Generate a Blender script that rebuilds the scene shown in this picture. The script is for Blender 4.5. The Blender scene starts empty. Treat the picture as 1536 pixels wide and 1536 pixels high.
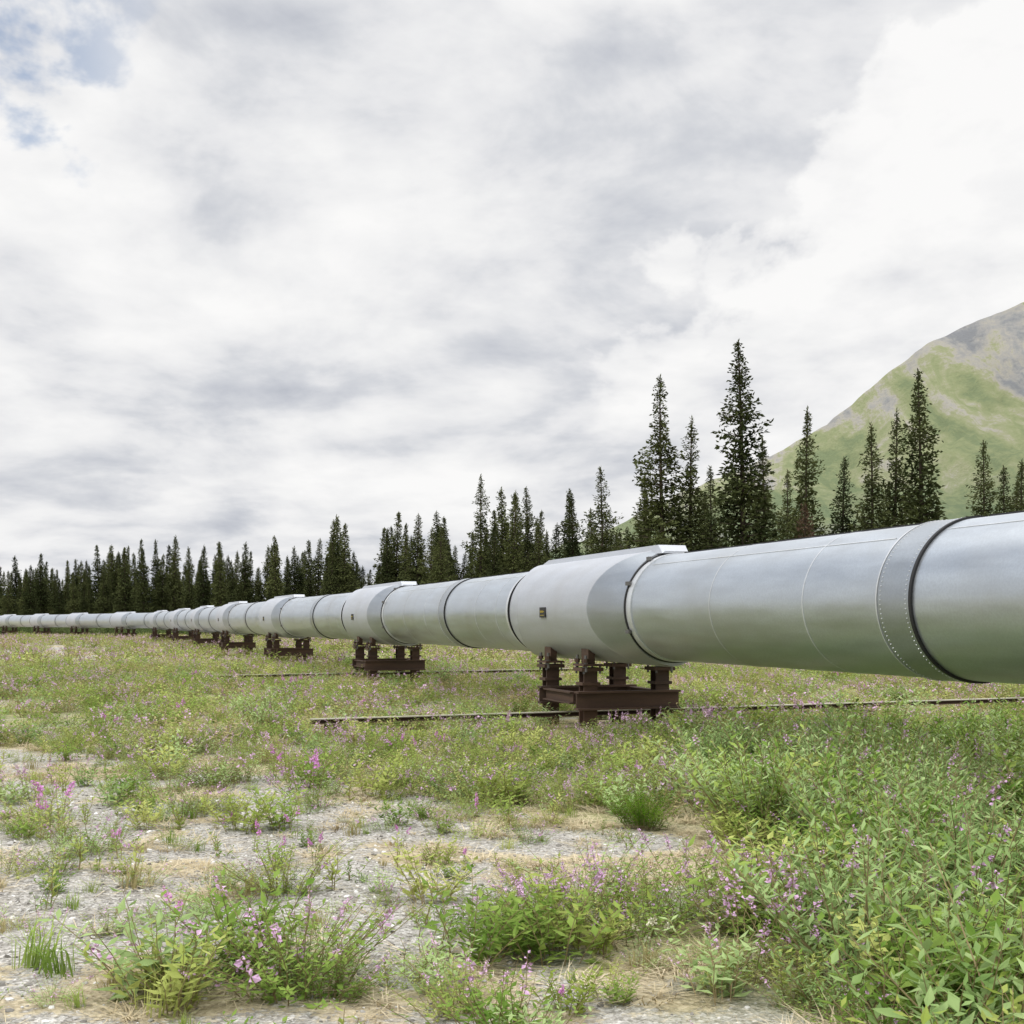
import bpy, math, random
import numpy as np
from mathutils import Vector, noise
random.seed(7); rng=np.random.default_rng(7)
sc=bpy.context.scene
sc.view_settings.view_transform='Standard'; sc.view_settings.look='None'; sc.view_settings.exposure=0
SC=sc.collection

# ---------------------------------------------------------------- materials
def newmat(name):
    m=bpy.data.materials.new(name); m.use_nodes=True
    nt=m.node_tree; nt.nodes.clear()
    out=nt.nodes.new('ShaderNodeOutputMaterial')
    return m,nt,out
def N(nt,t,**kw):
    n=nt.nodes.new(t)
    for k,v in kw.items(): setattr(n,k,v)
    return n
def ramp(nt,stops,interp='LINEAR'):
    r=nt.nodes.new('ShaderNodeValToRGB'); r.color_ramp.interpolation=interp
    e=r.color_ramp.elements
    while len(e)>1: e.remove(e[0])
    e[0].position=stops[0][0]; e[0].color=tuple(stops[0][1])+(1,)
    for p,c in stops[1:]:
        x=e.new(p); x.color=tuple(c)+(1,)
    return r
def mixc(nt,fac,a,b,blend='MIX'):
    m=nt.nodes.new('ShaderNodeMix'); m.data_type='RGBA'; m.blend_type=blend
    def setin(s,v):
        if hasattr(v,'is_output'): nt.links.new(v,s)
        elif isinstance(v,(int,float)): s.default_value=v
        else: s.default_value=tuple(v)+(1,)
    setin(m.inputs[0],fac); setin(m.inputs[6],a); setin(m.inputs[7],b)
    return m.outputs[2]
def math_(nt,op,a,b=None,clamp=False):
    m=nt.nodes.new('ShaderNodeMath'); m.operation=op; m.use_clamp=clamp
    for i,v in enumerate((a,b)):
        if v is None: continue
        if hasattr(v,'is_output'): nt.links.new(v,m.inputs[i])
        else: m.inputs[i].default_value=v
    return m.outputs[0]

def leafmat(name,c1,c2,trans=0.3,nscale=6.0,inst=False):
    m,nt,out=newmat(name)
    if inst:
        rnd=N(nt,'ShaderNodeObjectInfo').outputs['Random']
    else:
        rnd=N(nt,'ShaderNodeAttribute',attribute_name='rnd').outputs['Fac']
    geo=N(nt,'ShaderNodeTexCoord')
    nz=N(nt,'ShaderNodeTexNoise'); nz.inputs['Scale'].default_value=nscale; nz.inputs['Detail'].default_value=0
    nt.links.new(geo.outputs['Object'],nz.inputs['Vector'])
    f=math_(nt,'MULTIPLY',rnd,0.75)
    f2=math_(nt,'MULTIPLY',nz.outputs['Fac'],0.9)
    f3=math_(nt,'SUBTRACT',math_(nt,'ADD',f,f2),0.32,True)
    c=mixc(nt,f3,c1,c2)
    d=N(nt,'ShaderNodeBsdfDiffuse'); nt.links.new(c,d.inputs['Color'])
    if trans>0:
        t=N(nt,'ShaderNodeBsdfTranslucent'); ms=N(nt,'ShaderNodeMixShader'); ms.inputs[0].default_value=trans
        nt.links.new(c,t.inputs['Color'])
        nt.links.new(d.outputs[0],ms.inputs[1]); nt.links.new(t.outputs[0],ms.inputs[2])
        nt.links.new(ms.outputs[0],out.inputs[0])
    else: nt.links.new(d.outputs[0],out.inputs[0])
    return m

M_leaf=leafmat('leaf_green',(0.12,0.22,0.035),(0.37,0.47,0.12))
M_leafy=leafmat('leaf_yellow_green',(0.25,0.33,0.06),(0.53,0.56,0.19))
M_leafg=leafmat('leaf_grey_green',(0.19,0.30,0.09),(0.46,0.58,0.26))
M_olive=leafmat('leaf_olive_tan',(0.28,0.25,0.10),(0.54,0.47,0.25))
M_far=leafmat('leaf_meadow',(0.22,0.29,0.065),(0.48,0.51,0.19),0)
M_shrub=leafmat('shrub_green',(0.10,0.22,0.015),(0.27,0.40,0.05))
M_straw=leafmat('straw',(0.42,0.34,0.20),(0.66,0.57,0.40),0)
M_stem=leafmat('stem',(0.20,0.16,0.08),(0.34,0.27,0.15),0.0)
M_pink=leafmat('flower_lavender',(0.52,0.32,0.50),(0.74,0.52,0.68),0.0)
M_mag=leafmat('flower_magenta',(0.58,0.22,0.54),(0.74,0.38,0.68),0.0)
M_white=leafmat('flower_cream',(0.6,0.58,0.42),(0.78,0.75,0.6),0)
M_spruce=leafmat('spruce_needles',(0.024,0.033,0.014),(0.115,0.13,0.05),0.0,0.9,True)
M_brown=leafmat('dead_needles',(0.05,0.035,0.025),(0.14,0.095,0.065),0.0,1,True)
M_bark=leafmat('bark',(0.05,0.04,0.03),(0.11,0.09,0.07),0.0,1,True)
M_willow=leafmat('willow_leaf',(0.07,0.11,0.035),(0.17,0.22,0.08),0.0,1,True)

def metal(name,base,met,rough,streak=0.12):
    m,nt,out=newmat(name)
    tc=N(nt,'ShaderNodeTexCoord')
    mp=N(nt,'ShaderNodeMapping'); nt.links.new(tc.outputs['Object'],mp.inputs[0]); mp.inputs['Scale'].default_value=(1.2,1.2,9)
    mp.inputs['Rotation'].default_value=(0,0,math.radians(-18.5))
    n1=N(nt,'ShaderNodeTexNoise'); n1.inputs['Scale'].default_value=1.0; n1.inputs['Detail'].default_value=5
    nt.links.new(mp.outputs[0],n1.inputs[0])
    n2=N(nt,'ShaderNodeTexNoise'); n2.inputs['Scale'].default_value=55; n2.inputs['Detail'].default_value=2
    nt.links.new(tc.outputs['Object'],n2.inputs[0])
    n3=N(nt,'ShaderNodeTexNoise'); n3.inputs['Scale'].default_value=0.8; n3.inputs['Detail'].default_value=5
    nt.links.new(tc.outputs['Object'],n3.inputs[0])
    b=np.array(base)
    c=mixc(nt,n1.outputs['Fac'],tuple(b*(1-streak*1.6)),tuple(np.minimum(b*(1+streak*1.4),1)))
    sr=ramp(nt,[(.35,(0,0,0)),(.65,(1,1,1))]); nt.links.new(n2.outputs['Fac'],sr.inputs[0])
    c=mixc(nt,math_(nt,'MULTIPLY',sr.outputs[0],0.30),c,tuple(b*0.68))
    r=ramp(nt,[(0.50,(0,0,0)),(0.66,(1,1,1))]); nt.links.new(n3.outputs['Fac'],r.inputs[0])
    c=mixc(nt,math_(nt,'MULTIPLY',r.outputs[0],0.42),c,tuple(b*np.array([1.0,0.96,0.90])*0.80))
    p=N(nt,'ShaderNodeBsdfPrincipled'); p.inputs['Metallic'].default_value=met
    nt.links.new(c,p.inputs['Base Color'])
    rr=math_(nt,'ADD',math_(nt,'MULTIPLY',n1.outputs['Fac'],0.26),rough-0.13)
    nt.links.new(rr,p.inputs['Roughness'])
    bp=N(nt,'ShaderNodeBump'); bp.inputs['Strength'].default_value=0.3; bp.inputs['Distance'].default_value=0.03
    n4=N(nt,'ShaderNodeTexNoise'); n4.inputs['Scale'].default_value=2.2; n4.inputs['Detail'].default_value=2
    nt.links.new(tc.outputs['Object'],n4.inputs[0])
    nt.links.new(n4.outputs['Fac'],bp.inputs['Height']); nt.links.new(bp.outputs[0],p.inputs['Normal'])
    nt.links.new(p.outputs[0],out.inputs[0]); return m
M_pipe=metal('galvanised_jacket',(0.535,0.575,0.615),0.80,0.36,0.15)
M_clamp=metal('clamp_jacket',(0.49,0.51,0.545),0.45,0.45,0.08)
M_band_taper_shade=metal('band_metal_taper_shade',(0.40,0.43,0.46),0.8,0.36)
M_lip=metal('seam_light',(0.66,0.68,0.70),0.5,0.4)
M_rubber=metal('black_rubber',(0.015,0.015,0.016),0.0,0.7)
M_grey=metal('grey_steel',(0.16,0.155,0.15),0.6,0.5)
M_rust=metal('weathered_brown_steel',(0.080,0.045,0.028),0.0,0.8,0.6)
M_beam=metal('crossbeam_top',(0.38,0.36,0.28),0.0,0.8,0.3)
M_black=metal('plate_black',(0.02,0.02,0.02),0.0,0.6)
M_yellow=metal('plate_yellow',(0.40,0.30,0.03),0.0,0.6)

# ---------------------------------------------------------------- mesh builder
class MB:
    def __init__(s): s.v=[];s.f=[];s.m=[];s.sm=[]
    def add(s,vs,fs,mat=0,smooth=False):
        o=len(s.v); s.v.extend(vs)
        for f in fs:
            s.f.append(tuple(i+o for i in f)); s.m.append(mat); s.sm.append(smooth)
    def box(s,c,ax,ay,az,mat=0):
        c=Vector(c); vs=[]
        for k in (-1,1):
            for j in (-1,1):
                for i in (-1,1):
                    vs.append(tuple(c+Vector(ax)*i+Vector(ay)*j+Vector(az)*k))
        s.add(vs,[(0,2,3,1),(4,5,7,6),(0,1,5,4),(2,6,7,3),(0,4,6,2),(1,3,7,5)],mat)
    def leaf(s,b,d,side,L,W,mat=0,droop=0.0):
        n=d.cross(side)
        m=b+d*(L*0.45)
        t=b+d*L-Vector((0,0,droop*L))
        lift=n*(W*0.25)
        s.add([tuple(b),tuple(m+side*W*0.5+lift),tuple(t),tuple(m-side*W*0.5+lift)],[(0,1,2),(0,2,3)],mat)
    def rod(s,a,b,r1,r2,mat=0,n=3):
        a=Vector(a);b=Vector(b); d=(b-a).normalized()
        u=d.orthogonal().normalized(); w=d.cross(u)
        vs=[]
        for p,r in((a,r1),(b,r2)):
            for i in range(n):
                an=2*math.pi*i/n; vs.append(tuple(p+u*math.cos(an)*r+w*math.sin(an)*r))
        fs=[(i,(i+1)%n,n+(i+1)%n,n+i) for i in range(n)]
        if n>3: fs+=[tuple(range(n))[::-1],tuple(range(n,2*n))]
        s.add(vs,fs,mat,n>6)
    def mesh(s,name,mats):
        me=bpy.data.meshes.new(name); me.from_pydata(s.v,[],s.f)
        for m in mats: me.materials.append(m)
        me.polygons.foreach_set('material_index',s.m); me.polygons.foreach_set('use_smooth',s.sm); me.update()
        return me
    def obj(s,name,mats,parent=None,coll=None):
        o=bpy.data.objects.new(name,s.mesh(name,mats)); (coll or SC).objects.link(o)
        if parent: o.parent=parent
        return o

# ---------------------------------------------------------------- terrain helpers
def sst(a,b,x):
    t=min(1,max(0,(x-a)/(b-a))); return t*t*(3-2*t)
def nz(x,y,s,o=0.0): return noise.noise(Vector((x*s+o,y*s-o*0.7,o)))
def gh(x,y):
    r=math.hypot(x,y)
    return (0.05*nz(x,y,0.35,3.1)+0.02*nz(x,y,1.7,9.2))*(1 if r<300 else 0)
def clump(x,y): return nz(x,y,1.1,40.0)+0.6*nz(x,y,2.7,47.0)
def veg(x,y):
    xb=np.interp(y,[0,4.6,6,7.6,9.0,10.3,12,15,20],[0.6,0.40,0.0,0.5,0.5,-0.8,-2.6,-7.0,-15])
    a=sst(-0.9,1.2,x-xb)
    n=nz(x,y,0.45,1.3)*0.7+clump(x,y)*0.5
    far=sst(20,60,y)
    return max(0,min(1,a*0.86+n*(1-0.6*far)+0.05+0.30*far))
def straw(x,y):
    n=nz(x,y,0.8,21.0)+0.6*nz(x,y,2.6,33.0)
    base=np.interp(y,[4,5,6.5,8,11,16,30],[0.16,0.08,-0.15,0.05,0.2,0.2,0.1])
    base+=0.25*sst(-1.5,0.8,x)-0.12
    return sst(-0.05,0.45,n+base)

# ---------------------------------------------------------------- ground
def ground():
    n=420; a=9.0
    u=np.linspace(-1,1,n); k=np.sinh(a*u)/np.sinh(a)*7000
    xs=k; ys=k+7.0
    V=[];ve=[];st=[]
    for y in ys:
        for x in xs:
            V.append((x,y,gh(x,y)))
            if -60<x<60 and -20<y<150: ve.append(veg(x,y)); st.append(straw(x,y))
            else: ve.append(0.85); st.append(0.3)
    F=[(j*n+i,j*n+i+1,(j+1)*n+i+1,(j+1)*n+i) for j in range(n-1) for i in range(n-1)]
    me=bpy.data.meshes.new('ground'); me.from_pydata(V,[],F)
    me.polygons.foreach_set('use_smooth',[True]*len(F))
    at=me.attributes.new('veg','FLOAT','POINT'); at.data.foreach_set('value',ve)
    at=me.attributes.new('straw','FLOAT','POINT'); at.data.foreach_set('value',st)
    m,nt,out=newmat('gravel_ground')
    tc=N(nt,'ShaderNodeTexCoord'); ob=tc.outputs['Object']
    v1=N(nt,'ShaderNodeTexVoronoi'); v1.inputs['Scale'].default_value=38; nt.links.new(ob,v1.inputs['Vector'])
    v2=N(nt,'ShaderNodeTexVoronoi'); v2.inputs['Scale'].default_value=95; nt.links.new(ob,v2.inputs['Vector'])
    n1=N(nt,'ShaderNodeTexNoise'); n1.inputs['Scale'].default_value=1.3; n1.inputs['Detail'].default_value=6; nt.links.new(ob,n1.inputs['Vector'])
    n2=N(nt,'ShaderNodeTexNoise'); n2.inputs['Scale'].default_value=18; n2.inputs['Detail'].default_value=5; n2.inputs['Roughness'].default_value=0.75; nt.links.new(ob,n2.inputs['Vector'])
    s1=N(nt,'ShaderNodeSeparateColor'); nt.links.new(v1.outputs['Color'],s1.inputs[0])
    s2=N(nt,'ShaderNodeSeparateColor'); nt.links.new(v2.outputs['Color'],s2.inputs[0])
    g=ramp(nt,[(0.1,(0.12,0.11,0.095)),(0.4,(0.29,0.275,0.245)),(0.7,(0.48,0.46,0.42)),(0.95,(0.76,0.74,0.70))])
    nt.links.new(math_(nt,'ADD',math_(nt,'MULTIPLY',s1.outputs[0],0.5),math_(nt,'MULTIPLY',s2.outputs[0],0.5)),g.inputs[0])
    sand=mixc(nt,n1.outputs['Fac'],(0.32,0.29,0.245),(0.50,0.475,0.43))
    c=mixc(nt,0.25,g.outputs[0],sand)
    sr=ramp(nt,[(0.32,(0.18,0.145,0.09)),(0.48,(0.40,0.33,0.21)),(0.66,(0.62,0.54,0.38))]); nt.links.new(n2.outputs['Fac'],sr.inputs[0])
    as_=N(nt,'ShaderNodeAttribute',attribute_name='straw'); av=N(nt,'ShaderNodeAttribute',attribute_name='veg')
    ms=ramp(nt,[(0.40,(0,0,0)),(0.55,(1,1,1))]); nt.links.new(math_(nt,'ADD',n2.outputs['Fac'],math_(nt,'SUBTRACT',math_(nt,'MULTIPLY',as_.outputs['Fac'],.35),.18)),ms.inputs[0])
    c=mixc(nt,math_(nt,'MULTIPLY',ms.outputs[0],.9),c,sr.outputs[0])
    gr=ramp(nt,[(0.3,(0.11,0.13,0.045)),(0.47,(0.26,0.27,0.11)),(0.60,(0.44,0.41,0.22)),(.7,(.55,.49,.32))]); nt.links.new(n2.outputs['Fac'],gr.inputs[0])
    fv=math_(nt,'MULTIPLY',math_(nt,'SUBTRACT',av.outputs['Fac'],0.35),1.1,True)
    c=mixc(nt,fv,c,gr.outputs[0])
    p=N(nt,'ShaderNodeBsdfDiffuse')
    nt.links.new(c,p.inputs['Color'])
    h=math_(nt,'ADD',v1.outputs['Distance'],math_(nt,'MULTIPLY',n2.outputs['Fac'],0.8))
    b=N(nt,'ShaderNodeBump'); b.inputs['Strength'].default_value=0.8; b.inputs['Distance'].default_value=0.02
    nt.links.new(h,b.inputs['Height']); nt.links.new(b.outputs[0],p.inputs['Normal'])
    nt.links.new(p.outputs[0],out.inputs[0])
    me.materials.append(m)
    o=bpy.data.objects.new('ground',me); SC.objects.link(o)
ground()

# ---------------------------------------------------------------- pipeline
TH=math.radians(18.52); D=6.88; RP=0.68; ZC=1.742
pts=[(D*math.cos(TH)+40*math.sin(TH),D*math.sin(TH)-40*math.cos(TH)),(D*math.cos(TH)-30.7*math.sin(TH),D*math.sin(TH)+30.7*math.cos(TH)),
 (-8.09,44),(-12.9,57),(-17.8,70.5),(-22.6,83.5),(-31.4,105),(-64,150),(-112,205),(-200,290)]
dense=[]
for a,b in zip(pts[:-1],pts[1:]):
    L=math.dist(a,b); n=max(1,int(L/0.5))
    for i in range(n): dense.append((a[0]+(b[0]-a[0])*i/n,a[1]+(b[1]-a[1])*i/n))
dense=np.array(dense)
k=13; pad=np.pad(dense,((k//2,k//2),(0,0)),mode='reflect',reflect_type='odd')
dense=np.stack([np.convolve(pad[:,i],np.ones(k)/k,'valid') for i in (0,1)],1)
seg=np.linalg.norm(np.diff(dense,axis=0),axis=1); cs=np.concatenate([[0],np.cumsum(seg)])-40
def path(s):
    x=np.interp(s,cs,dense[:,0]); y=np.interp(s,cs,dense[:,1])
    x2=np.interp(s+.3,cs,dense[:,0]);y2=np.interp(s+.3,cs,dense[:,1]); x1=np.interp(s-.3,cs,dense[:,0]);y1=np.interp(s-.3,cs,dense[:,1])
    T=Vector((x2-x1,y2-y1,0)).normalized(); return Vector((x,y,0)),T
def pt(s,l,z):
    P,T=path(s); R=Vector((T.y,-T.x,0)); q=P+R*l; return Vector((q.x,q.y,z))
def rp(s,phi,r): return tuple(pt(s,r*math.cos(phi),ZC+r*math.sin(phi)))
def strip(mb,sta,mat,nphi=96,smooth=True):
    vs=[]
    for st in sta:
        for i in range(nphi):
            ph=2*math.pi*i/nphi
            s,r=st(ph) if callable(st) else st
            if callable(r): r=r(ph)
            vs.append(rp(s,ph,r))
    fs=[]
    for j in range(len(sta)-1):
        for i in range(nphi):
            i2=(i+1)%nphi; fs.append((j*nphi+i,j*nphi+i2,(j+1)*nphi+i2,(j+1)*nphi+i))
    mb.add(vs,fs,mat,smooth)
pipeline=bpy.data.objects.new('pipeline',None); SC.objects.link(pipeline)
mb=MB()
ss=[-39+i*1.0 for i in range(0,330)]
strip(mb,[(s,RP) for s in ss],0,96)
mb.obj('pipe',[M_pipe],pipeline)
sup=[-26.9+14.4*i for i in range(19)]
det=MB()
def ring(s0,s1,r,mat,n=96):
    strip(det,[(s0,RP-0.01),(s0,r)],mat,n,False); strip(det,[(s0,r),(s1,r)],mat,n); strip(det,[(s1,r),(s1,RP-0.01)],mat,n,False)
def rivets(s,r,n,sz=0.007):
    for i in range(n):
        ph=2*math.pi*i/n
        a=Vector(rp(s,ph,r)); b=Vector(rp(s,ph,r+0.006)); det.rod(a,b,sz,sz*0.6,1,5)
for c in sup:
    near=c<40; n=96 if near else 48
    j=c-8.03
    ring(j,j+0.42,RP+0.014,0,n)
    ring(j-0.035,j-0.003,RP+0.02,2,n)
    ring(j+0.425,j+0.44,RP+0.02,1,n)
    if near: rivets(j+0.04,RP+0.014,110); rivets(j+0.38,RP+0.014,110)
    if c<90:
        ring(j+1.6,j+1.615,RP+0.004,1,n); ring(j+3.46,j+3.472,RP+0.004,1,n)
        if near: rivets(j-1.6,RP,40,0.004)
        ring(c+4.3,c+4.312,RP+0.004,1,n); ring(c+3.1,c+3.11,RP+0.004,1,n)
    for sg in (-1,1):
        e=c+sg*2.3
        a,b=sorted((e+sg*0.03,e+sg*0.06)); ring(a,b,RP+0.03,2,n)
        a,b=sorted((e+sg*0.062,e+sg*0.20)); ring(a,b,RP+0.014,1,n)
        a,b=sorted((e+sg*0.002,e+sg*0.03)); ring(a,b,RP+0.012,2,n)
def longi(phi,r0,r1,w,mat,s0,s1,step=1.5):
    n=int((s1-s0)/step)+1; vs=[]
    for i in range(n+1):
        s=s0+(s1-s0)*i/n
        for (dp,r) in((-w,r0),(-w,r1),(w,r1),(w,r0)): vs.append(rp(s,phi+dp,r))
    fs=[]
    for i in range(n):
        for kx in range(3): fs.append((i*4+kx,i*4+kx+1,(i+1)*4+kx+1,(i+1)*4+kx))
    det.add(vs,fs,mat)
for c in sup[:8]:
    longi(math.radians(128),RP-0.005,RP+0.005,0.006,1,c-7.5,c-2.55)
    longi(math.radians(122),RP-0.005,RP+0.005,0.006,1,c+2.6,c+6.3)
    longi(math.radians(84),RP-0.01,RP+0.03,0.02,2,c-7.5,c-2.5)
    longi(math.radians(84),RP-0.01,RP+0.03,0.02,2,c+2.5,c+6.3)
det.obj('joint_bands',[M_band_taper_shade,M_lip,M_rubber],pipeline)

def RJ(ph): return 0.755+0.10*abs(math.cos(ph))**1.5
def clampmesh(c,idx):
    m=MB(); n=96 if c<60 else 40
    def side(ph): return abs(math.cos(ph))
    def rend(ph): return RP+0.01+(0.755-RP-0.01)*(1-side(ph)**0.8)
    def w(ph): return 0.05+0.80*(side(ph)**1.5)
    H=2.3
    for sg in (-1,1):
        e=c+sg*H
        strip(m,[lambda ph:(e,RP-0.005),lambda ph:(e,rend(ph))],0,n,False)
        strip(m,[lambda ph:(e,rend(ph)),lambda ph:(e-sg*w(ph)*0.5,(rend(ph)+RJ(ph))/2),lambda ph:(e-sg*w(ph),RJ(ph))],4 if sg<0 else 0,n)  # near-end taper takes the darker metal: facet shade put into its colour
        strip(m,[lambda ph:(e-sg*w(ph),RJ(ph)),lambda ph:(e-sg*(w(ph)+0.02),RJ(ph)+0.006),lambda ph:(e-sg*(w(ph)+0.04),RJ(ph))],0,n)
    strip(m,[lambda ph:(c-H+w(ph)+0.04,RJ(ph)),lambda ph:(c-0.6,RJ(ph))],0,n)
    strip(m,[lambda ph:(c-0.6,RJ(ph)),lambda ph:(c+0.6,RJ(ph))],0,n)
    strip(m,[lambda ph:(c+0.6,RJ(ph)),lambda ph:(c+H-w(ph)-0.04,RJ(ph))],0,n)
    zz=ZC+0.755
    def sec(s,hw,z): return [tuple(pt(s,-hw,zz-0.06)),tuple(pt(s,-hw*0.8,z)),tuple(pt(s,hw*0.8,z)),tuple(pt(s,hw,zz-0.06))]
    st=[(c-H-0.10,0.2,zz-0.03),(c-H+0.04,0.24,zz+0.055),(c-H+1.2,0.24,zz+0.055),(c,0.24,zz+0.055),(c+H-1.2,0.24,zz+0.055),(c+H-0.5,0.24,zz+0.055),(c+H-0.1,0.22,zz-0.02)]
    vs=[];fs=[]
    for a in st: vs+=sec(*a)
    for i in range(len(st)-1):
        for k in range(3): fs.append((i*4+k,i*4+k+1,i*4+k+5,i*4+k+4))
    fs.append((0,1,2,3)); fs.append(tuple(len(vs)-4+k for k in(3,2,1,0)))
    m.add(vs,fs,0)
    for sg in(-1,1):
        for l in(-0.55,0.55):
            P=pt(c+sg*0.75,l,ZC-0.755+0.13); _,T=path(c); R=Vector((T.y,-T.x,0))
            m.box(P,T*0.13,R*0.05,Vector((0,0,0.14)),2)
            m.box(P+Vector((0,0,-0.155)),T*0.2,R*0.15,Vector((0,0,0.014)),2)
            for dt in(-0.16,0.16):
                q=P+T*dt+R*(0.10*(1 if l>0 else -1)); m.rod(q+Vector((0,0,-0.25)),q+Vector((0,0,-0.02)),0.022,0.022,3,6)
                m.rod(q+Vector((0,0,-0.12)),q+Vector((0,0,-0.07)),0.04,0.04,2,6)
    for ph in(math.radians(155),math.radians(205),math.radians(120)):
        a=Vector(rp(c-H-0.05,ph,RP+0.04)); _,T=path(c)
        m.box(a,T*0.05,Vector((0,0,0.025)),Vector((T.y,-T.x,0))*0.02,3)
    m.obj('clamp_jacket',[M_clamp,M_lip,M_rust,M_grey,M_band_taper_shade],pipeline)
    if 10<c<95:
        q=MB(); _,T=path(c); R=Vector((T.y,-T.x,0)); P=pt(c+0.25,-RJ(0)-0.008,1.70)
        q.box(P,T*0.12,R*0.006,Vector((0,0,0.075)),0)
        for i in range(4):
            hh=0.008 if i==3 else 0.016
            q.box(P-R*0.008+T*(0.07-0.044*i)+Vector((0,0,0.012)),T*0.012,R*0.003,Vector((0,0,hh)),1)
        q.box(P-R*0.008-Vector((0,0,0.042)),T*0.08,R*0.003,Vector((0,0,0.004)),1)
        q.obj('marker_plate',[M_black,M_yellow],pipeline)
for i,c in enumerate(sup): clampmesh(c,i)

def ibeam(m,a,b,w,h,t,mat,topmat=None):
    a=Vector(a);b=Vector(b); d=(b-a); L=d.length/2; d.normalize(); mid=(a+b)/2
    up=Vector((0,0,1))
    sd=d.cross(up).normalized(); u2=sd.cross(d)
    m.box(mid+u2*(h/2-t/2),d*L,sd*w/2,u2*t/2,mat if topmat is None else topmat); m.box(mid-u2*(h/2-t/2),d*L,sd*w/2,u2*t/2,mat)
    m.box(mid,d*L,sd*t*0.4,u2*(h/2-t-0.001),mat)
for i,c in enumerate(sup):
    m=MB(); P,T=path(c); R=Vector((T.y,-T.x,0))
    def hpost(s,l,z0,z1):
        q=pt(s,l,0)
        m.box(q+Vector((0,0,(z0+z1)/2))+T*0.085,T*0.012,R*0.10,Vector((0,0,(z1-z0)/2)),0)
        m.box(q+Vector((0,0,(z0+z1)/2))-T*0.085,T*0.012,R*0.10,Vector((0,0,(z1-z0)/2)),0)
        m.box(q+Vector((0,0,(z0+z1)/2)),T*0.072,R*0.009,Vector((0,0,(z1-z0)/2-0.002)),0)
    for ds in(-0.75,0.75):
        for l in(-0.55,0.55):
            hpost(c+ds,l,-0.2,0.875)
            q=pt(c+ds,l,0.90); m.box(q,T*0.17,R*0.16,Vector((0,0,0.024)),0)
            q=pt(c+ds,l,0.70); m.box(q,T*0.125,R*0.135,Vector((0,0,0.02)),0)
            for a in(-1,1):
                for b in(-1,1):
                    qq=pt(c+ds+a*0.14,l+b*0.12,0.84); m.rod(qq,qq+Vector((0,0,0.14)),0.016,0.016,1,6)
        ibeam(m,pt(c+ds-0.13,-0.78,0.47),pt(c+ds-0.13,0.78,0.47),0.15,0.26,0.028,0)
    for l in(-0.69,0.69):
        ibeam(m,pt(c-0.55,l,0.49),pt(c+0.55,l,0.49),0.12,0.17,0.02,0)
    if c<40:
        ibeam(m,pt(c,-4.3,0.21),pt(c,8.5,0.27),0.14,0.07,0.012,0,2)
        for l in(-4.0,-2.0,2.2,4.5,7.8):
            m.box(pt(c,l,0.05),T*0.1,R*0.1,Vector((0,0,0.11)),0)
    m.obj('pipe_support',[M_rust,M_grey,M_beam])

# ---------------------------------------------------------------- plants
def rv(): return Vector((random.gauss(0,1),random.gauss(0,1),random.gauss(0,1))).normalized()
src={}
def coll(n):
    if n not in src: src[n]=bpy.data.collections.new(n)
    return src[n]
def stem_plant(name,cn,seed,nst,h,spread,leafL,leafW,nleaf,mats,flower=0,fl_len=0.1,flsz=0.014,leaf_up=0.5,stemr=0.003,fper=26,bell=False,segs=3):
    random.seed(seed); m=MB()
    for i in range(nst):
        an=random.uniform(0,6.283); o=random.random()**0.6
        b=Vector((math.cos(an),math.sin(an),0))*o*spread*0.35
        lean=Vector((math.cos(an),math.sin(an),0))*o*spread*0.75
        hh=h*random.uniform(0.6,1.1)*(1-0.35*o if bell else 1)
        p=b-Vector((0,0,0.03)); P=[p]
        for kx in range(1,segs+1):
            t=kx/segs
            P.append(b+lean*(t**1.3)+Vector((random.gauss(0,.01),random.gauss(0,.01),hh*t)))
        for kx in range(segs): m.rod(P[kx],P[kx+1],stemr*(1-.22*kx),stemr*(1-.22*(kx+1)),1)
        has_f=random.random()<flower
        for q in range(nleaf):
            t=0.12+0.88*(q+random.random())/nleaf
            if has_f and t>1-fl_len/hh: continue
            f=t*segs; k0=min(segs-1,int(f)); pp=P[k0].lerp(P[k0+1],f-k0)
            a=q*2.4+random.uniform(-.4,.4)
            d=Vector((math.cos(a),math.sin(a),leaf_up+random.uniform(-.35,.35))).normalized()
            sd=d.cross(Vector((0,0,1))).normalized()
            sd=(sd+rv()*0.35).normalized()
            L=leafL*random.uniform(.6,1.15)*(1.15-0.55*t)
            m.leaf(pp,d,sd,L,leafW*random.uniform(.7,1.2)*(L/leafL),0,random.uniform(0,.35))
        if has_f:
            top=P[-1]; dn=(P[-2]-P[-1]).normalized()
            for q in range(fper):
                t=random.random(); pp=top+dn*fl_len*t
                d=(Vector((random.gauss(0,1),random.gauss(0,1),random.gauss(0.1,.5)))).normalized()
                sz=flsz*(0.5+0.8*t)*random.uniform(.7,1.3)
                m.leaf(pp+d*sz*0.3,d,d.cross(rv()).normalized(),sz*1.3,sz,2)
    o=bpy.data.objects.new(name,m.mesh(name,mats)); coll(cn).objects.link(o); return o
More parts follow.
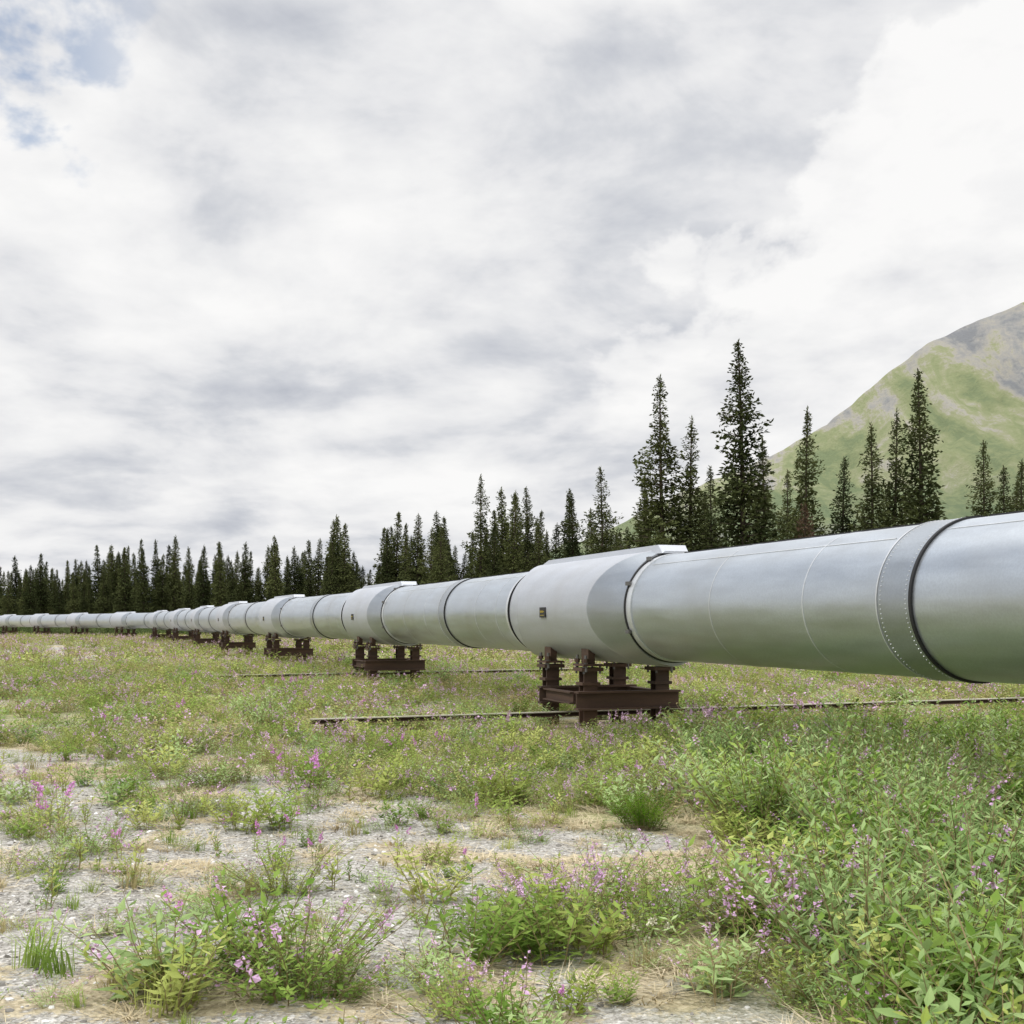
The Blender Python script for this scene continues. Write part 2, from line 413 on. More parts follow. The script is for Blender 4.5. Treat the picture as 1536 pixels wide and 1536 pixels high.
def grass(name,cn,seed,nb,h,spread,mat,w=0.004):
    random.seed(seed); m=MB()
    for i in range(nb):
        an=random.uniform(0,6.283); o=random.random()
        b=Vector((math.cos(an),math.sin(an),0))*o*spread*.4
        a2=an+random.gauss(0,.7); d=Vector((math.cos(a2),math.sin(a2),0)); hh=h*random.uniform(.4,1.1)
        sd=Vector((-d.y,d.x,0))*w*random.uniform(.7,1.3)
        p1=b+d*spread*.12*o+Vector((0,0,hh*.55)); p2=b+d*spread*(.2+.6*o)+Vector((0,0,hh*random.uniform(.7,1.05)))
        m.add([tuple(b-sd),tuple(b+sd),tuple(p1+sd*.8),tuple(p1-sd*.8),tuple(p2)],[(0,1,2,3),(3,2,4)],0)
    o=bpy.data.objects.new(name,m.mesh(name,[mat])); coll(cn).objects.link(o)
for i in range(4):
    stem_plant('vetch_%d'%i,'vetch',10+i,28,0.26,0.36,0.036,0.014,20,[[M_leaf,M_leafy,M_leaf,M_leafg][i],M_stem,M_pink],[.25,.15,.0,.18][i],0.06,0.013,0.4,0.002,9,True)
for i in range(7):
    stem_plant('meadow_clump_%d'%i,'farclump',30+i,18,0.34,0.46,0.085,0.028,10,[[M_leafy,M_leaf,M_olive,M_leafg,M_leaf,M_leafy,M_olive][i],M_stem,M_pink],[.42,.08,.3,.08,0,.0,.0][i],0.09,0.020,0.5,0.003,8,True)
for i in range(5):
    stem_plant('distant_clump_%d'%i,'distclump',130+i,11,0.34,0.5,0.13,0.05,7,[[M_far,M_leafy,M_olive,M_far,M_leaf][i],M_stem,M_pink],[.45,.1,.35,.0,.1][i],0.09,0.032,0.5,0.004,4,True,1)
for i in range(4):
    stem_plant('broadleaf_%d'%i,'broadleaf',50+i,13,0.38,0.38,0.125,0.045,15,[[M_leaf,M_leafg,M_leafy,M_leaf][i],M_stem,M_mag],0,0.1,0.02,0.55,0.004)
for i in range(3):
    stem_plant('willow_herb_%d'%i,'willowherb',70+i,16,0.5,0.44,0.10,0.030,20,[[M_leafg,M_leafg,M_leaf][i],M_stem,M_pink],[0.0,.15,.0][i],0.08,0.014,0.75,0.004,14)
for i in range(3):
    stem_plant('fireweed_%d'%i,'fireweed',80+i,3,0.42,0.16,0.085,0.018,22,[M_leaf,M_stem,M_mag],.7,0.11,0.018,0.5,0.004,40)
for i in range(2):
    stem_plant('lupine_%d'%i,'lupine',85+i,12,0.34,0.34,0.06,0.018,14,[M_leaf,M_stem,M_pink],.65,0.10,0.013,0.6,0.003,26)
stem_plant('sapling_0','sprout',90,3,0.26,0.12,0.08,0.030,12,[M_leafy,M_stem,M_mag],0,0.1,0.02,0.7,0.004)
stem_plant('sapling_1','sprout',91,5,0.16,0.16,0.06,0.018,10,[M_leaf,M_stem,M_mag],0,0.1,0.02,0.7,0.003)
stem_plant('sapling_2','sprout',92,4,0.20,0.14,0.05,0.014,14,[M_leafg,M_stem,M_pink],.3,0.05,0.012,0.7,0.003,12)
stem_plant('cream_flower','cream',95,8,0.28,0.22,0.05,0.014,16,[M_leafg,M_stem,M_white],.8,0.06,0.014,0.7,0.003,24)
stem_plant('round_shrub','hero',96,120,0.36,0.36,0.032,0.013,36,[M_shrub,M_stem,M_pink],0,.1,.02,.6,.002,10,True)
for i in range(3): grass('grass_%d'%i,'grass',100+i,50,0.22,0.26,[M_leafy,M_leaf,M_olive][i])
for i in range(3): grass('straw_%d'%i,'straw',110+i,60,0.05,0.34,M_straw,0.003)
def pebble(name,seed,mat):
    random.seed(seed)
    import bmesh
    bm=bmesh.new(); bmesh.ops.create_icosphere(bm,subdivisions=1,radius=1)
    for v in bm.verts: v.co*=random.uniform(.7,1.15); v.co.z*=.55
    me=bpy.data.meshes.new(name); bm.to_mesh(me); bm.free(); me.materials.append(mat)
    o=bpy.data.objects.new(name,me); coll('pebbles').objects.link(o)
mp,nt,out=newmat('pebble')
at=N(nt,'ShaderNodeAttribute',attribute_name='rnd')
r=ramp(nt,[(0,(0.14,0.13,0.115)),(.4,(0.34,0.325,0.295)),(.8,(0.52,0.505,0.475)),(1,(0.78,0.765,0.735))]); nt.links.new(at.outputs['Fac'],r.inputs[0])
p=N(nt,'ShaderNodeBsdfDiffuse'); nt.links.new(r.outputs[0],p.inputs['Color']); nt.links.new(p.outputs[0],out.inputs[0])
for i in range(5): pebble('pebble_%d'%i,200+i,mp)

# trees
def spruce(name,seed,h=12.0,rb=1.45,mats=None,dens=1.0,gap=0.12,big=1.0):
    random.seed(seed); m=MB(); mats=mats or [M_spruce,M_bark]
    bend=Vector((random.gauss(0,.12),random.gauss(0,.12),0))
    def ax(z): t=z/h; return Vector((bend.x*math.sin(t*2.5),bend.y*math.sin(t*3),z))
    for k in range(10):
        z0,z1=h*k/10,h*(k+1)/10; m.rod(ax(z0)-Vector((0,0,.1)),ax(z1),0.15*(1-k/10)+.015,0.15*(1-(k+1)/10)+.012,1,7)
    z=0.4; off=random.uniform(0,9)
    while z<h-0.1:
        t=z/h
        prof=((1-t)**0.95)*rb*(0.88+0.5*noise.noise(Vector((off,z*0.6,0)))+0.14*math.sin(z*2.1+off))+0.06
        nb=random.randint(7,10) if t<.8 else 5
        a0=random.uniform(0,6.28); ls=(.55+.45*min(1,(1-t)*2.2))*big
        for b in range(nb):
            if random.random()<gap: continue
            a=a0+6.283*b/nb+random.gauss(0,.25)
            L=prof*random.uniform(.6,1.15)*(1+0.4*noise.noise(Vector((math.cos(a)*1.3+off,math.sin(a)*1.3,z*.45))))
            if L<.06: continue
            out=Vector((math.cos(a),math.sin(a),0)); base=ax(z)
            slope=-0.42+0.8*t
            lat=Vector((-out.y,out.x,0))
            P2=base+out*L+Vector((0,0,L*slope+0.16*L))
            m.rod(base,P2,0.022,0.006,1)
            step=0.19/dens; n=max(1,int(L/step))
            for q in range(n+1):
                u=(q+random.random())/(n+1)
                if u<.3 and random.random()<.6: continue
                c=base+out*(L*u)+Vector((0,0,L*u*slope+0.16*L*u*u))
                wd=0.32*(1-.45*u)*min(1,L)+.03
                for kx in range(4):
                    cc=c+lat*random.gauss(0,wd*.6)+Vector((0,0,random.gauss(-.04,.06)))+out*random.gauss(0,.05)
                    d=(out*random.uniform(.2,1)+lat*random.gauss(0,.6)+Vector((0,0,random.gauss(-.05,.45)))).normalized()
                    m.leaf(cc,d,(d.cross(rv())).normalized(),random.uniform(.16,.30)*ls,random.uniform(.08,.14)*ls,0)
        z+=random.uniform(.16,.28)*(1 if t<.8 else .7)
    for q in range(20):
        zz=h-0.8+0.8*q/20; d=Vector((random.gauss(0,.35),random.gauss(0,.35),1)).normalized(); m.leaf(ax(min(zz,h)),d,d.cross(rv()).normalized(),.2,.06,0)
    return m.mesh(name,mats)
SPR=[spruce('spruce_mesh_%d'%i,300+i,12,[2.1,2.6,1.9,2.35,2.6,1.8][i],gap=[.08,.12,.18,.1,.1,.2][i]) for i in range(6)]
heroes=[(7.15,55,12.9,1),(8.46,56,11.2,2),(10.0,52,13.8,3),(11.4,54,9.9,5),(13.75,56,11.6,0),(15.9,58,9.6,4),(16.4,55,10.7,5),(17.9,57,11.6,2),
(17.8,52,12.5,3),(21.6,55,9.9,4),(23.2,57,9.0,1),(22.9,54,8.9,0),(9.9,60,9.4,4),(6.6,60,9.0,0),(5.1,70,10.7,1),(3.6,72,9.3,4),(4.8,74,8.6,3),(-2.1,80,11.4,5),
(-1.3,78,8.2,0),(0,80,10.4,2),(1.0,82,10.9,3),(1.9,80,8.2,1),(13.7,60,9.2,1),(-4.9,85,8.4,4),(-6.0,88,8.6,1),(27,56,12,1),(31,60,10.5,3),(35,57,12,0),(26,62,9,5)]
random.seed(5)
for (x,y,h,v) in heroes:
    o=bpy.data.objects.new('spruce_tree',SPR[v]); SC.objects.link(o); o.location=(x,y,gh(x,y)-.05)
    s=h/12; w=s*random.uniform(.95,1.1) if h>9 else s*1.15
    o.scale=(w,w,s); o.rotation_euler=(random.gauss(0,.012),random.gauss(0,.012),random.uniform(0,6.28))
dm=spruce('dead_spruce_mesh',333,6.5,1.5,[M_brown,M_bark],gap=.2)
o=bpy.data.objects.new('dead_spruce_tree',dm); SC.objects.link(o); o.location=(12.3,50,-.05)
FOR=[spruce('forest_mesh_%d'%i,350+i,12,[1.7,2.1,1.5,1.9][i],dens=.75,gap=.12,big=1.25) for i in range(4)]
for i,me in enumerate(FOR):
    o=bpy.data.objects.new('forest_spruce_%d'%i,me); coll('forest').objects.link(o)
stem_plant('willow_bush_0','willow',400,44,1.8,2.0,0.28,0.13,26,[M_willow,M_bark,M_pink],0,.1,.02,.5,.012,10,True)
stem_plant('willow_bush_1','willow',401,40,1.4,2.2,0.26,0.12,26,[M_willow,M_bark,M_pink],0,.1,.02,.5,.012,10,True)

# ---------------------------------------------------------------- scatter by geometry nodes
def scatter(name,cn,P,S,tilt=0.08,realize=False):
    P=np.array(P,dtype=np.float32); n=len(P)
    if n==0: return
    me=bpy.data.meshes.new(name); me.from_pydata([tuple(p) for p in P],[],[])
    R=np.zeros((n,3),np.float32); R[:,0]=rng.normal(0,tilt,n); R[:,1]=rng.normal(0,tilt,n); R[:,2]=rng.uniform(0,6.283,n)
    S=np.array(S,dtype=np.float32)
    if S.ndim==1: S=np.stack([S,S,S],1)
    a=me.attributes.new('rot','FLOAT_VECTOR','POINT'); a.data.foreach_set('vector',R.ravel())
    a=me.attributes.new('scl','FLOAT_VECTOR','POINT'); a.data.foreach_set('vector',S.ravel().astype(np.float32))
    a=me.attributes.new('rnd','FLOAT','POINT'); a.data.foreach_set('value',rng.uniform(0,1,n).astype(np.float32))
    k=len(coll(cn).objects)
    I=rng.integers(0,k,n)
    a=me.attributes.new('idx','INT','POINT'); a.data.foreach_set('value',I.astype(np.int32))
    o=bpy.data.objects.new(name,me); SC.objects.link(o)
    g=bpy.data.node_groups.new(name,'GeometryNodeTree')
    g.interface.new_socket('Geometry',in_out='INPUT',socket_type='NodeSocketGeometry')
    g.interface.new_socket('Geometry',in_out='OUTPUT',socket_type='NodeSocketGeometry')
    gi=g.nodes.new('NodeGroupInput'); go=g.nodes.new('NodeGroupOutput')
    ip=g.nodes.new('GeometryNodeInstanceOnPoints'); ci=g.nodes.new('GeometryNodeCollectionInfo')
    ci.inputs['Collection'].default_value=coll(cn); ci.inputs['Separate Children'].default_value=True; ci.inputs['Reset Children'].default_value=True
    ip.inputs['Pick Instance'].default_value=True
    def na(nm,t):
        x=g.nodes.new('GeometryNodeInputNamedAttribute'); x.data_type=t; x.inputs['Name'].default_value=nm; return x.outputs['Attribute']
    e=g.nodes.new('FunctionNodeEulerToRotation')
    L=g.links.new
    L(gi.outputs[0],ip.inputs['Points']); L(ci.outputs[0],ip.inputs['Instance']); L(na('idx','INT'),ip.inputs['Instance Index'])
    L(na('rot','FLOAT_VECTOR'),e.inputs[0]); L(e.outputs[0],ip.inputs['Rotation']); L(na('scl','FLOAT_VECTOR'),ip.inputs['Scale'])
    last=ip.outputs[0]
    if realize:
        rl=g.nodes.new('GeometryNodeRealizeInstances'); L(last,rl.inputs[0]); last=rl.outputs[0]
        for nm in('rot','scl','idx'):
            ra=g.nodes.new('GeometryNodeRemoveAttribute'); ra.inputs['Name'].default_value=nm; L(last,ra.inputs[0]); last=ra.outputs[0]
    L(last,go.inputs[0])
    md=o.modifiers.new('scatter','NODES'); md.node_group=g
    return o
def wedge(n,y0,y1,wid=0.62,pad=1.5):
    out=[]
    while len(out)<n:
        y=(random.random()*(y1**2-y0**2)+y0**2)**.5
        out.append((random.uniform(-1,1)*(wid*y+pad),y))
    return out
random.seed(11)
acc={k:([],[]) for k in('vetch','farclump','distclump','broadleaf','willowherb','fireweed','lupine','sprout','cream','grass','straw')}
def put(k,x,y,s): acc[k][0].append((x,y,gh(x,y)-.01)); acc[k][1].append(s)
for x,y in wedge(3700,2.6,16,.50,1.0):
    v=veg(x,y); cl=clump(x,y)
    right=sst(.5,1.6,x-0.05*y)*(1-sst(11,15,y)*.5)
    r=random.random(); big=(1+.5*cl)*(1+.12*right)
    if r<v**1.5*(.85+.7*cl) or (right>.7 and r<.50+.5*cl):
        q=random.random()
        if right>.5 and q<.62: put('willowherb' if random.random()<.55 else 'broadleaf',x,y,random.uniform(.55,1.15)*big)
        elif q<.52: put('vetch',x,y,random.uniform(.6,1.35)*big)
        elif q<.68: put('broadleaf',x,y,random.uniform(.4,.95)*big)
        elif q<.70: put('fireweed',x,y,random.uniform(.5,.9))
        elif q<.75: put('lupine',x,y,random.uniform(.6,1.1)*big)
        elif q<.77: put('cream',x,y,random.uniform(.6,1))
        elif q<.91: put('farclump',x,y,random.uniform(.5,.9)*big)
        else: put('grass',x,y,random.uniform(.6,1.2))
    elif r<v*0.5+0.40:
        q=random.random()
        if q<.40: put('sprout',x,y,random.uniform(.35,1.0))
        elif q<.64: put('grass',x,y,random.uniform(.3,.7))
        elif q<.84: put('vetch',x,y,random.uniform(.3,.85))
        elif q<.87: put('fireweed',x,y,random.uniform(.4,.7))
        elif q<.90: put('lupine',x,y,random.uniform(.35,.7))
        else: put('broadleaf',x,y,random.uniform(.3,.65))
for x,y in wedge(3400,3,15,.48,1):
    if random.random()<straw(x,y)*.8+.08: put('straw',x,y,random.uniform(.5,1.3))
for x,y in wedge(5600,14.5,42,.56,1.5):
    v=veg(x,y); cl=nz(x,y,.5,60)+.5*nz(x,y,1.3,63)
    if random.random()<v*.85+.22+.6*cl:
        q=random.random(); big=1+.6*cl
        if q<.64: put('farclump',x,y,random.uniform(.6,1.4)*big)
        elif q<.76: put('grass',x,y,random.uniform(.8,1.5))
        elif q<.85: put('vetch',x,y,random.uniform(.8,1.5)*big)
        elif q<.95: put('broadleaf',x,y,random.uniform(.6,1.2)*big)
        elif q<.98: put('lupine',x,y,random.uniform(.7,1.3)*big)
        else: put('fireweed',x,y,random.uniform(.7,1.1))
for x,y in wedge(7000,38,130,.55,4):
    cl=nz(x,y,.15,60)+.5*nz(x,y,.5,63)
    if random.random()<.85+.7*cl: put('distclump',x,y,random.uniform(.9,1.9)*(1+.5*cl))
for k,x,y,s in [('broadleaf',.19,5.55,.95),('broadleaf',.32,5.7,.9),('broadleaf',.05,5.7,.8),('vetch',.35,5.75,1.1),('lupine',.55,5.9,1.0),('lupine',.2,6.0,1.0),('cream',.62,5.6,.7),
 ('broadleaf',.85,4.95,.8),('willowherb',2.05,5.1,1.2),('willowherb',2.2,5.6,1.35),('willowherb',1.9,6.0,1.15),('broadleaf',1.95,4.8,1.2),('broadleaf',1.6,4.75,1.0),('broadleaf',1.75,5.2,1.15),
 ('willowherb',2.35,6.2,1.4),('willowherb',1.75,4.9,1.0),('broadleaf',2.1,6.3,1.3),('willowherb',2.6,7.0,1.3),('willowherb',2.15,7.3,1.1),
 ('willowherb',2.2,9.3,1.0),('willowherb',2.0,9.0,.9),('willowherb',2.7,8.0,1.15),('willowherb',2.4,7.4,1.05),('willowherb',3.0,8.6,1.2),('willowherb',1.9,6.9,.9),('broadleaf',2.5,6.6,1.1),('vetch',1.6,6.3,1.2),('lupine',1.4,5.9,1.2),('lupine',1.25,6.4,1.1),('lupine',1.0,6.8,1.0),('lupine',1.9,5.6,1.1),
 ('broadleaf',-.44,6.7,.8),('vetch',-1.4,6.9,.9),('vetch',-.75,5.0,.95),('grass',-2.15,5.4,1.1),('grass',-2.0,5.3,.9),('vetch',-2.7,9.6,1.3),('vetch',-2.5,9.7,1.1),('vetch',-2.85,8.0,1.2),('vetch',-2.7,8.1,1.0),
 ('broadleaf',-1.7,9.0,.9),('broadleaf',-2.0,8.9,.8),('vetch',-.35,10.6,1.5),('vetch',-.1,10.4,1.2),('vetch',.3,9.3,.8),('vetch',-1.75,6.3,.7),('grass',-2.2,7.0,.9),('vetch',-2.8,7.4,.7),
 ('fireweed',-3.4,8.9,1.1),('fireweed',-3.5,9.0,.9),('fireweed',-1.7,10.4,1.1),('lupine',-1.8,10.3,1.1),('fireweed',-2.3,11.5,.9),('fireweed',2.0,5.9,.9),
 ('willowherb',-3.6,17,1.2),('willowherb',-3.4,17.2,1.1),('vetch',-1.35,5.1,.7),('grass',-1.4,5.0,.9),('sprout',-.4,5.6,1.3),('sprout',-.45,5.3,1.2),('sprout',-3.0,10.2,1.4),('sprout',-3.0,10.0,1.2)]:
    put(k,x,y,s)
# keep the taller plants clear of the round shrub
for k in acc:
    P,S=acc[k]; keep=[i for i,p in enumerate(P) if not(k not in('straw','sprout') and abs(p[0]-0.9-.1*(p[1]-8.3))<.50 and 7.0<p[1]<9.8)]
    acc[k]=([P[i] for i in keep],[S[i] for i in keep])
names={'vetch':'vetch_patch','farclump':'wildflower_meadow','distclump':'distant_meadow','broadleaf':'broadleaf_plants','willowherb':'willowherb_plants','fireweed':'fireweed_plants','lupine':'lupine_flowers','sprout':'seedlings','cream':'cream_flowers','grass':'grass_tufts','straw':'dry_grass'}
for k,(P,S) in acc.items(): scatter(names[k],k,P,S,realize=True)
rs=coll('hero').objects[0]; o=bpy.data.objects.new('round_shrub',rs.data); SC.objects.link(o); o.location=(1.0,9.2,0)
P=[];S=[]
for x,y in wedge(15000,2.8,11,.48,.6):
    if random.random()<1.05-veg(x,y)*.9-straw(x,y)*.4:
        P.append((x,y,gh(x,y)+.001)); s=0.005+0.014*random.random()**3; S.append(s*(1+y*0.03))
scatter('gravel','pebbles',P,S,.3,True)
# forest
P=[];S=[]
random.seed(21)
line=[(-100,200),(-79.6,178),(-64.9,165),(-35,136),(-19.7,117),(-8.6,106),(-3.4,92)]
for a,b in zip(line[:-1],line[1:]):
    L=math.dist(a,b); d=((b[0]-a[0])/L,(b[1]-a[1])/L); nrm=(-d[1],d[0])
    if nrm[1]<0: nrm=(-nrm[0],-nrm[1])
    for i in range(int(L*2.3)):
        t=random.uniform(0,L); w=random.uniform(0,24)
        P.append((a[0]+d[0]*t+nrm[0]*w,a[1]+d[1]*t+nrm[1]*w,-.05))
        s=random.uniform(.45,.85) if random.random()<.7 else random.uniform(.82,1.08); k=random.uniform(.95,1.3); S.append((s*k,s*k,s))
for i in range(80):
    y=random.uniform(64,100); x=random.uniform(.10,.62)*y
    s=random.uniform(.38,.72)*(y/80); P.append((x,y,-.05)); S.append((s*1.2,s*1.2,s))
for i in range(45):
    y=random.uniform(86,115); x=random.uniform(-.07,.13)*y
    s=random.uniform(.4,.75); P.append((x,y,-.05)); S.append((s*1.2,s*1.2,s))
scatter('spruce_forest','forest',P,S,.02)
P=[];S=[]
for i in range(300):
    t=random.random(); x=-70+t*115; y=np.interp(x,[-70,-35,-8,0,8,45],[160,130,100,76,50,50])+random.uniform(-2,14)
    P.append((x,y,-.05)); S.append(random.uniform(.5,1.25))
scatter('willow_thicket','willow',P,S,.05)

# ---------------------------------------------------------------- mountain
def mountain():
    prof=[(-1500,0),(-600,10),(-280,60),(87,180),(270,255),(470,345),(670,443),(787,505),(887,585),(960,645),(1037,700),(1170,765),(1280,812),(1500,895),(1900,1040),(2400,1120),(3200,1000),(4500,500),(6000,0)]
    px=[p[0] for p in prof]; pz=[p[1] for p in prof]
    xs=np.linspace(-1500,6000,480); ys=np.linspace(1350,5200,200); V=[]
    for y in ys:
        for x in xs:
            H=np.interp(x*3000/max(y,3000) if y>3000 else x,px,pz)
            if y<=3000: f=((y-1350)/1650)**1.25
            else: f=max(0,1-(y-3000)/2200)
            g=abs(noise.noise(Vector((x*.0032+y*.0008,y*.0009,1.0))))*190+noise.noise(Vector((x*.011,y*.004,4)))*65+abs(noise.noise(Vector((x*.03,y*.012,8))))*45
            edge=min(1,abs(y-3000)/350)
            V.append((x,y,H*f-(g-30)*f*(0.08+0.92*edge)*min(1,H/300)+noise.noise(Vector((x*.02,y*.01,2)))*9*f-2))
    nx=len(xs)
    F=[(j*nx+i,j*nx+i+1,(j+1)*nx+i+1,(j+1)*nx+i) for j in range(len(ys)-1) for i in range(nx-1)]
    me=bpy.data.meshes.new('mountain'); me.from_pydata(V,[],F); me.polygons.foreach_set('use_smooth',[True]*len(F))
    m,nt,out=newmat('alpine_slope_haze')
    tc=N(nt,'ShaderNodeTexCoord')
    mp=N(nt,'ShaderNodeMapping'); nt.links.new(tc.outputs['Object'],mp.inputs[0]); mp.inputs['Scale'].default_value=(.007,.0014,.0026); mp.inputs['Rotation'].default_value=(0,math.radians(-30),0)
    a=N(nt,'ShaderNodeTexNoise'); a.inputs['Scale'].default_value=1; a.inputs['Detail'].default_value=10; a.inputs['Roughness'].default_value=.66; a.inputs['Distortion'].default_value=.9; nt.links.new(mp.outputs[0],a.inputs[0])
    b=N(nt,'ShaderNodeTexNoise'); b.inputs['Scale'].default_value=.018; b.inputs['Detail'].default_value=9; b.inputs['Roughness'].default_value=.8; nt.links.new(tc.outputs['Object'],b.inputs[0])
    sp=N(nt,'ShaderNodeSeparateXYZ'); nt.links.new(tc.outputs['Object'],sp.inputs[0])
    hr=math_(nt,'DIVIDE',sp.outputs[2],900)
    f=math_(nt,'ADD',a.outputs['Fac'],math_(nt,'MULTIPLY',math_(nt,'SUBTRACT',hr,.46),.24))
    f=math_(nt,'ADD',f,math_(nt,'MULTIPLY',math_(nt,'SUBTRACT',b.outputs['Fac'],.5),.35))
    r=ramp(nt,[(.36,(0.30,0.36,0.20)),(.45,(0.42,0.46,0.25)),(.50,(0.50,0.51,0.32)),(.535,(0.60,0.57,0.49)),(.59,(0.50,0.49,0.465)),(.66,(0.36,0.37,0.385))]); nt.links.new(f,r.inputs[0])  # slope colours lightened and greyed: distance haze is painted into them
    lo=ramp(nt,[(.12,(1,1,1)),(.36,(0,0,0))]); nt.links.new(math_(nt,'ADD',hr,math_(nt,'MULTIPLY',math_(nt,'SUBTRACT',b.outputs['Fac'],.5),.4)),lo.inputs[0])
    c=mixc(nt,math_(nt,'MULTIPLY',lo.outputs[0],.8),r.outputs[0],(0.21,0.28,0.17))
    p=N(nt,'ShaderNodeBsdfDiffuse'); nt.links.new(c,p.inputs['Color'])
    bp=N(nt,'ShaderNodeBump'); bp.inputs['Strength'].default_value=1; bp.inputs['Distance'].default_value=35; nt.links.new(b.outputs['Fac'],bp.inputs['Height']); nt.links.new(bp.outputs[0],p.inputs['Normal'])
    nt.links.new(p.outputs[0],out.inputs[0]); me.materials.append(m)
    o=bpy.data.objects.new('mountain',me); SC.objects.link(o)
mountain()
def hills():
    V=[];F=[];n=160
    for i in range(n):
        x=-5000+i*50
        h=(90+90*noise.noise(Vector((x*.0012,0,3)))+25*noise.noise(Vector((x*.006,0,6))))*sst(-600,-1800,x) if x<-600 else 0
        V+= [(x,5200,-5),(x,5600,h*.6),(x,6000,h*1.6)]
        V.append((x,6800,-5))
    for i in range(n-1):
        for k in range(3): F.append((i*4+k,(i+1)*4+k,(i+1)*4+k+1,i*4+k+1))
    me=bpy.data.meshes.new('hills'); me.from_pydata(V,[],F); me.polygons.foreach_set('use_smooth',[True]*len(F))
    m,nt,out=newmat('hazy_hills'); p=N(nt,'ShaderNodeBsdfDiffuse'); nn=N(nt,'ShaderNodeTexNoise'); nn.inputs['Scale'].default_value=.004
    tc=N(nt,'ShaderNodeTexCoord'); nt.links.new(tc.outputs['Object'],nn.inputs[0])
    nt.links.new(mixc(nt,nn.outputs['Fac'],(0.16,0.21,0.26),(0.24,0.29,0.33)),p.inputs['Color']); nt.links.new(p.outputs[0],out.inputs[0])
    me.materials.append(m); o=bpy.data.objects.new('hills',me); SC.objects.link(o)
hills()

# ---------------------------------------------------------------- world
w=bpy.data.worlds.new('World'); sc.world=w; w.use_nodes=True; nt=w.node_tree; nt.nodes.clear()
out=nt.nodes.new('ShaderNodeOutputWorld')
sky=nt.nodes.new('ShaderNodeTexSky'); sky.sky_type='NISHITA'; sky.sun_disc=False
AZ=math.radians(-115); EL=math.radians(45)
sky.sun_elevation=EL; sky.sun_rotation=AZ
bg1=nt.nodes.new('ShaderNodeBackground'); nt.links.new(sky.outputs[0],bg1.inputs[0]); bg1.inputs[1].default_value=.15
tc=nt.nodes.new('ShaderNodeTexCoord'); sp=nt.nodes.new('ShaderNodeSeparateXYZ'); nt.links.new(tc.outputs['Generated'],sp.inputs[0])
X,Y,Z=sp.outputs
zc=math_(nt,'ADD',math_(nt,'MAXIMUM',Z,0.0),.20)
cb=nt.nodes.new('ShaderNodeCombineXYZ'); nt.links.new(math_(nt,'DIVIDE',X,zc),cb.inputs[0]); nt.links.new(math_(nt,'DIVIDE',Y,zc),cb.inputs[1])
def wn(scale,det,rough,dist,loc,sc3=(1,1,1),rot=12,src_=None):
    mp=nt.nodes.new('ShaderNodeMapping'); nt.links.new(src_ or cb.outputs[0],mp.inputs[0]); mp.inputs['Location'].default_value=loc; mp.inputs['Scale'].default_value=sc3; mp.inputs['Rotation'].default_value=(0,0,math.radians(rot))
    n=nt.nodes.new('ShaderNodeTexNoise'); nt.links.new(mp.outputs[0],n.inputs[0])
    n.inputs['Scale'].default_value=scale; n.inputs['Detail'].default_value=det; n.inputs['Roughness'].default_value=rough; n.inputs['Distortion'].default_value=dist; return n.outputs['Fac']
A=wn(3.0,5,.52,.15,(3.3,1.2,0))
C=wn(4.4,7,.56,.3,(2.2,.7,1.3),(1,1,2.0),0,tc.outputs['Generated'])
B=wn(1.9,2,.5,.1,(8.3,4.2,2),(1,1,1.6),0,tc.outputs['Generated'])
W2=wn(7.0,6,.54,.2,(9.1,3.3,4.0),(1,1,1.3),0,tc.outputs['Generated'])
f=math_(nt,'ADD',math_(nt,'ADD',math_(nt,'MULTIPLY',A,.34),math_(nt,'MULTIPLY',B,.22)),math_(nt,'ADD',math_(nt,'MULTIPLY',C,.40),math_(nt,'MULTIPLY',W2,.12)))
f=math_(nt,'SUBTRACT',f,.04)
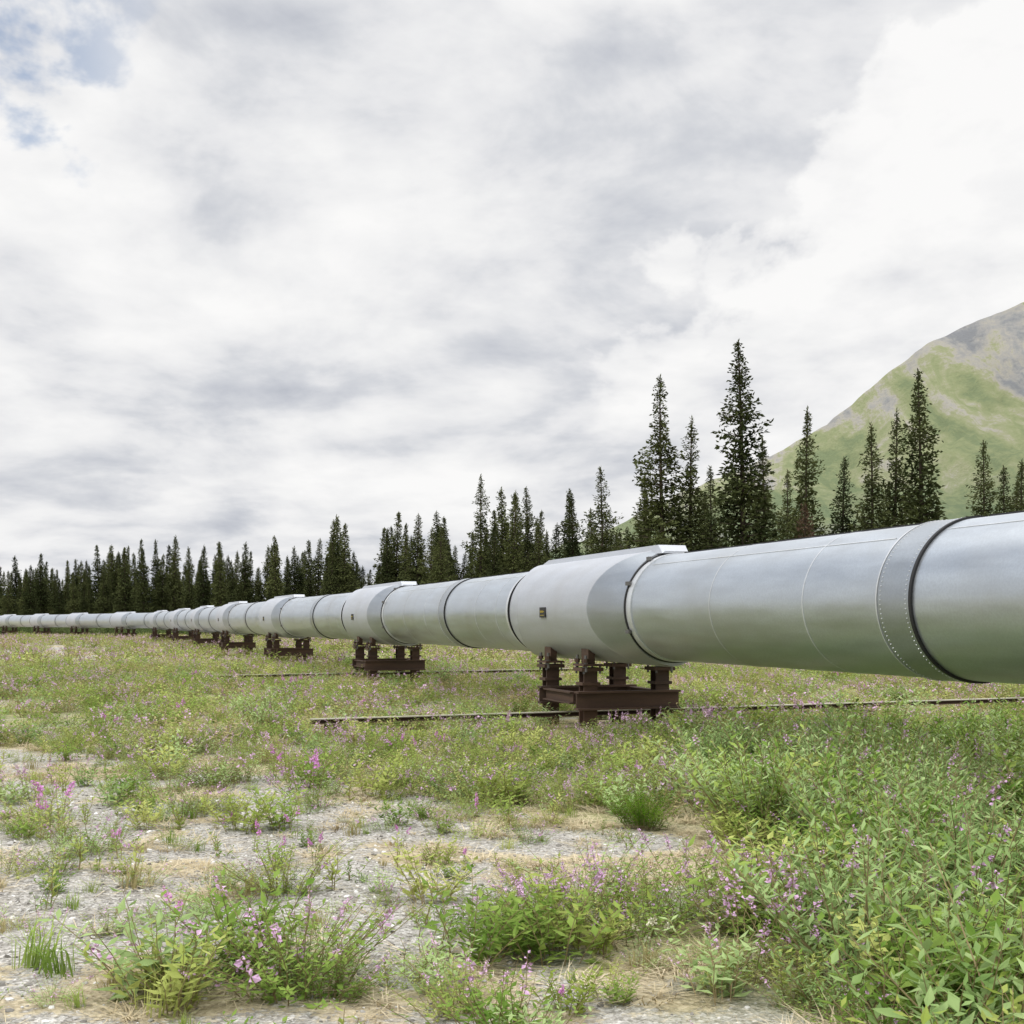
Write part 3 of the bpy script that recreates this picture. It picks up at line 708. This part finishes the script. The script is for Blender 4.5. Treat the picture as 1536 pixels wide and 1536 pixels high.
# a bright cumulus bank on the right with a grey deck beyond it
d=math_(nt,'SUBTRACT',math_(nt,'MULTIPLY',math_(nt,'SUBTRACT',X,.20),.665),math_(nt,'MULTIPLY',math_(nt,'SUBTRACT',Z,.32),.75))
d=math_(nt,'ADD',d,math_(nt,'MULTIPLY',math_(nt,'SUBTRACT',W2,.5),.40))
def mr(v,a,b,c_=0,d_=1):
    m=nt.nodes.new('ShaderNodeMapRange'); nt.links.new(v,m.inputs[0]); m.interpolation_type='SMOOTHSTEP'
    m.inputs[1].default_value=a; m.inputs[2].default_value=b; m.inputs[3].default_value=c_; m.inputs[4].default_value=d_; return m.outputs[0]
bank=math_(nt,'MULTIPLY',mr(d,0.0,.03),mr(Z,.12,.26))
f=math_(nt,'ADD',f,math_(nt,'MULTIPLY',bank,.075))
rb=math_(nt,'MULTIPLY',math_(nt,'MAXIMUM',math_(nt,'SUBTRACT',X,.10),0.0),.06)
f=math_(nt,'ADD',f,math_(nt,'ADD',rb,.010))
cr=ramp(nt,[(.40,(.47,.495,.555)),(.44,(.58,.60,.65)),(.475,(.68,.695,.73)),(.505,(.79,.795,.815)),(.545,(.88,.88,.885)),(.60,(.96,.955,.95))]); nt.links.new(f,cr.inputs[0])
zr=mr(Z,.45,1.0,1.0,3.5)
bg2=nt.nodes.new('ShaderNodeBackground'); nt.links.new(cr.outputs[0],bg2.inputs[0]); nt.links.new(zr,bg2.inputs[1])
# a few blue breaks high on the left
bm_=math_(nt,'MULTIPLY',mr(X,-.20,-.36),mr(Z,.25,.38))
gr=math_(nt,'MULTIPLY',mr(math_(nt,'ADD',W2,math_(nt,'MULTIPLY',bm_,.10)),.575,.66),bm_)
ms=nt.nodes.new('ShaderNodeMixShader'); nt.links.new(math_(nt,'MULTIPLY',gr,.75),ms.inputs[0]); nt.links.new(bg2.outputs[0],ms.inputs[1]); nt.links.new(bg1.outputs[0],ms.inputs[2])
nt.links.new(ms.outputs[0],out.inputs[0])
sl=bpy.data.lights.new('sun','SUN'); sl.energy=1.5; sl.angle=math.radians(12); sl.color=(1,.96,.9)
so=bpy.data.objects.new('sun',sl); SC.objects.link(so)
dv=Vector((math.sin(AZ)*math.cos(EL),math.cos(AZ)*math.cos(EL),math.sin(EL)))
so.rotation_euler=dv.to_track_quat('Z','Y').to_euler()
# ---------------------------------------------------------------- camera
cd=bpy.data.cameras.new('camera'); cam=bpy.data.objects.new('camera',cd); SC.objects.link(cam); sc.camera=cam
cam.location=(0,0,1.55); cam.rotation_euler=(math.radians(90),0,0)
cd.sensor_width=36; cd.lens=36*1800/1536; cd.shift_y=166/1536; cd.clip_end=20000; cd.clip_start=.05
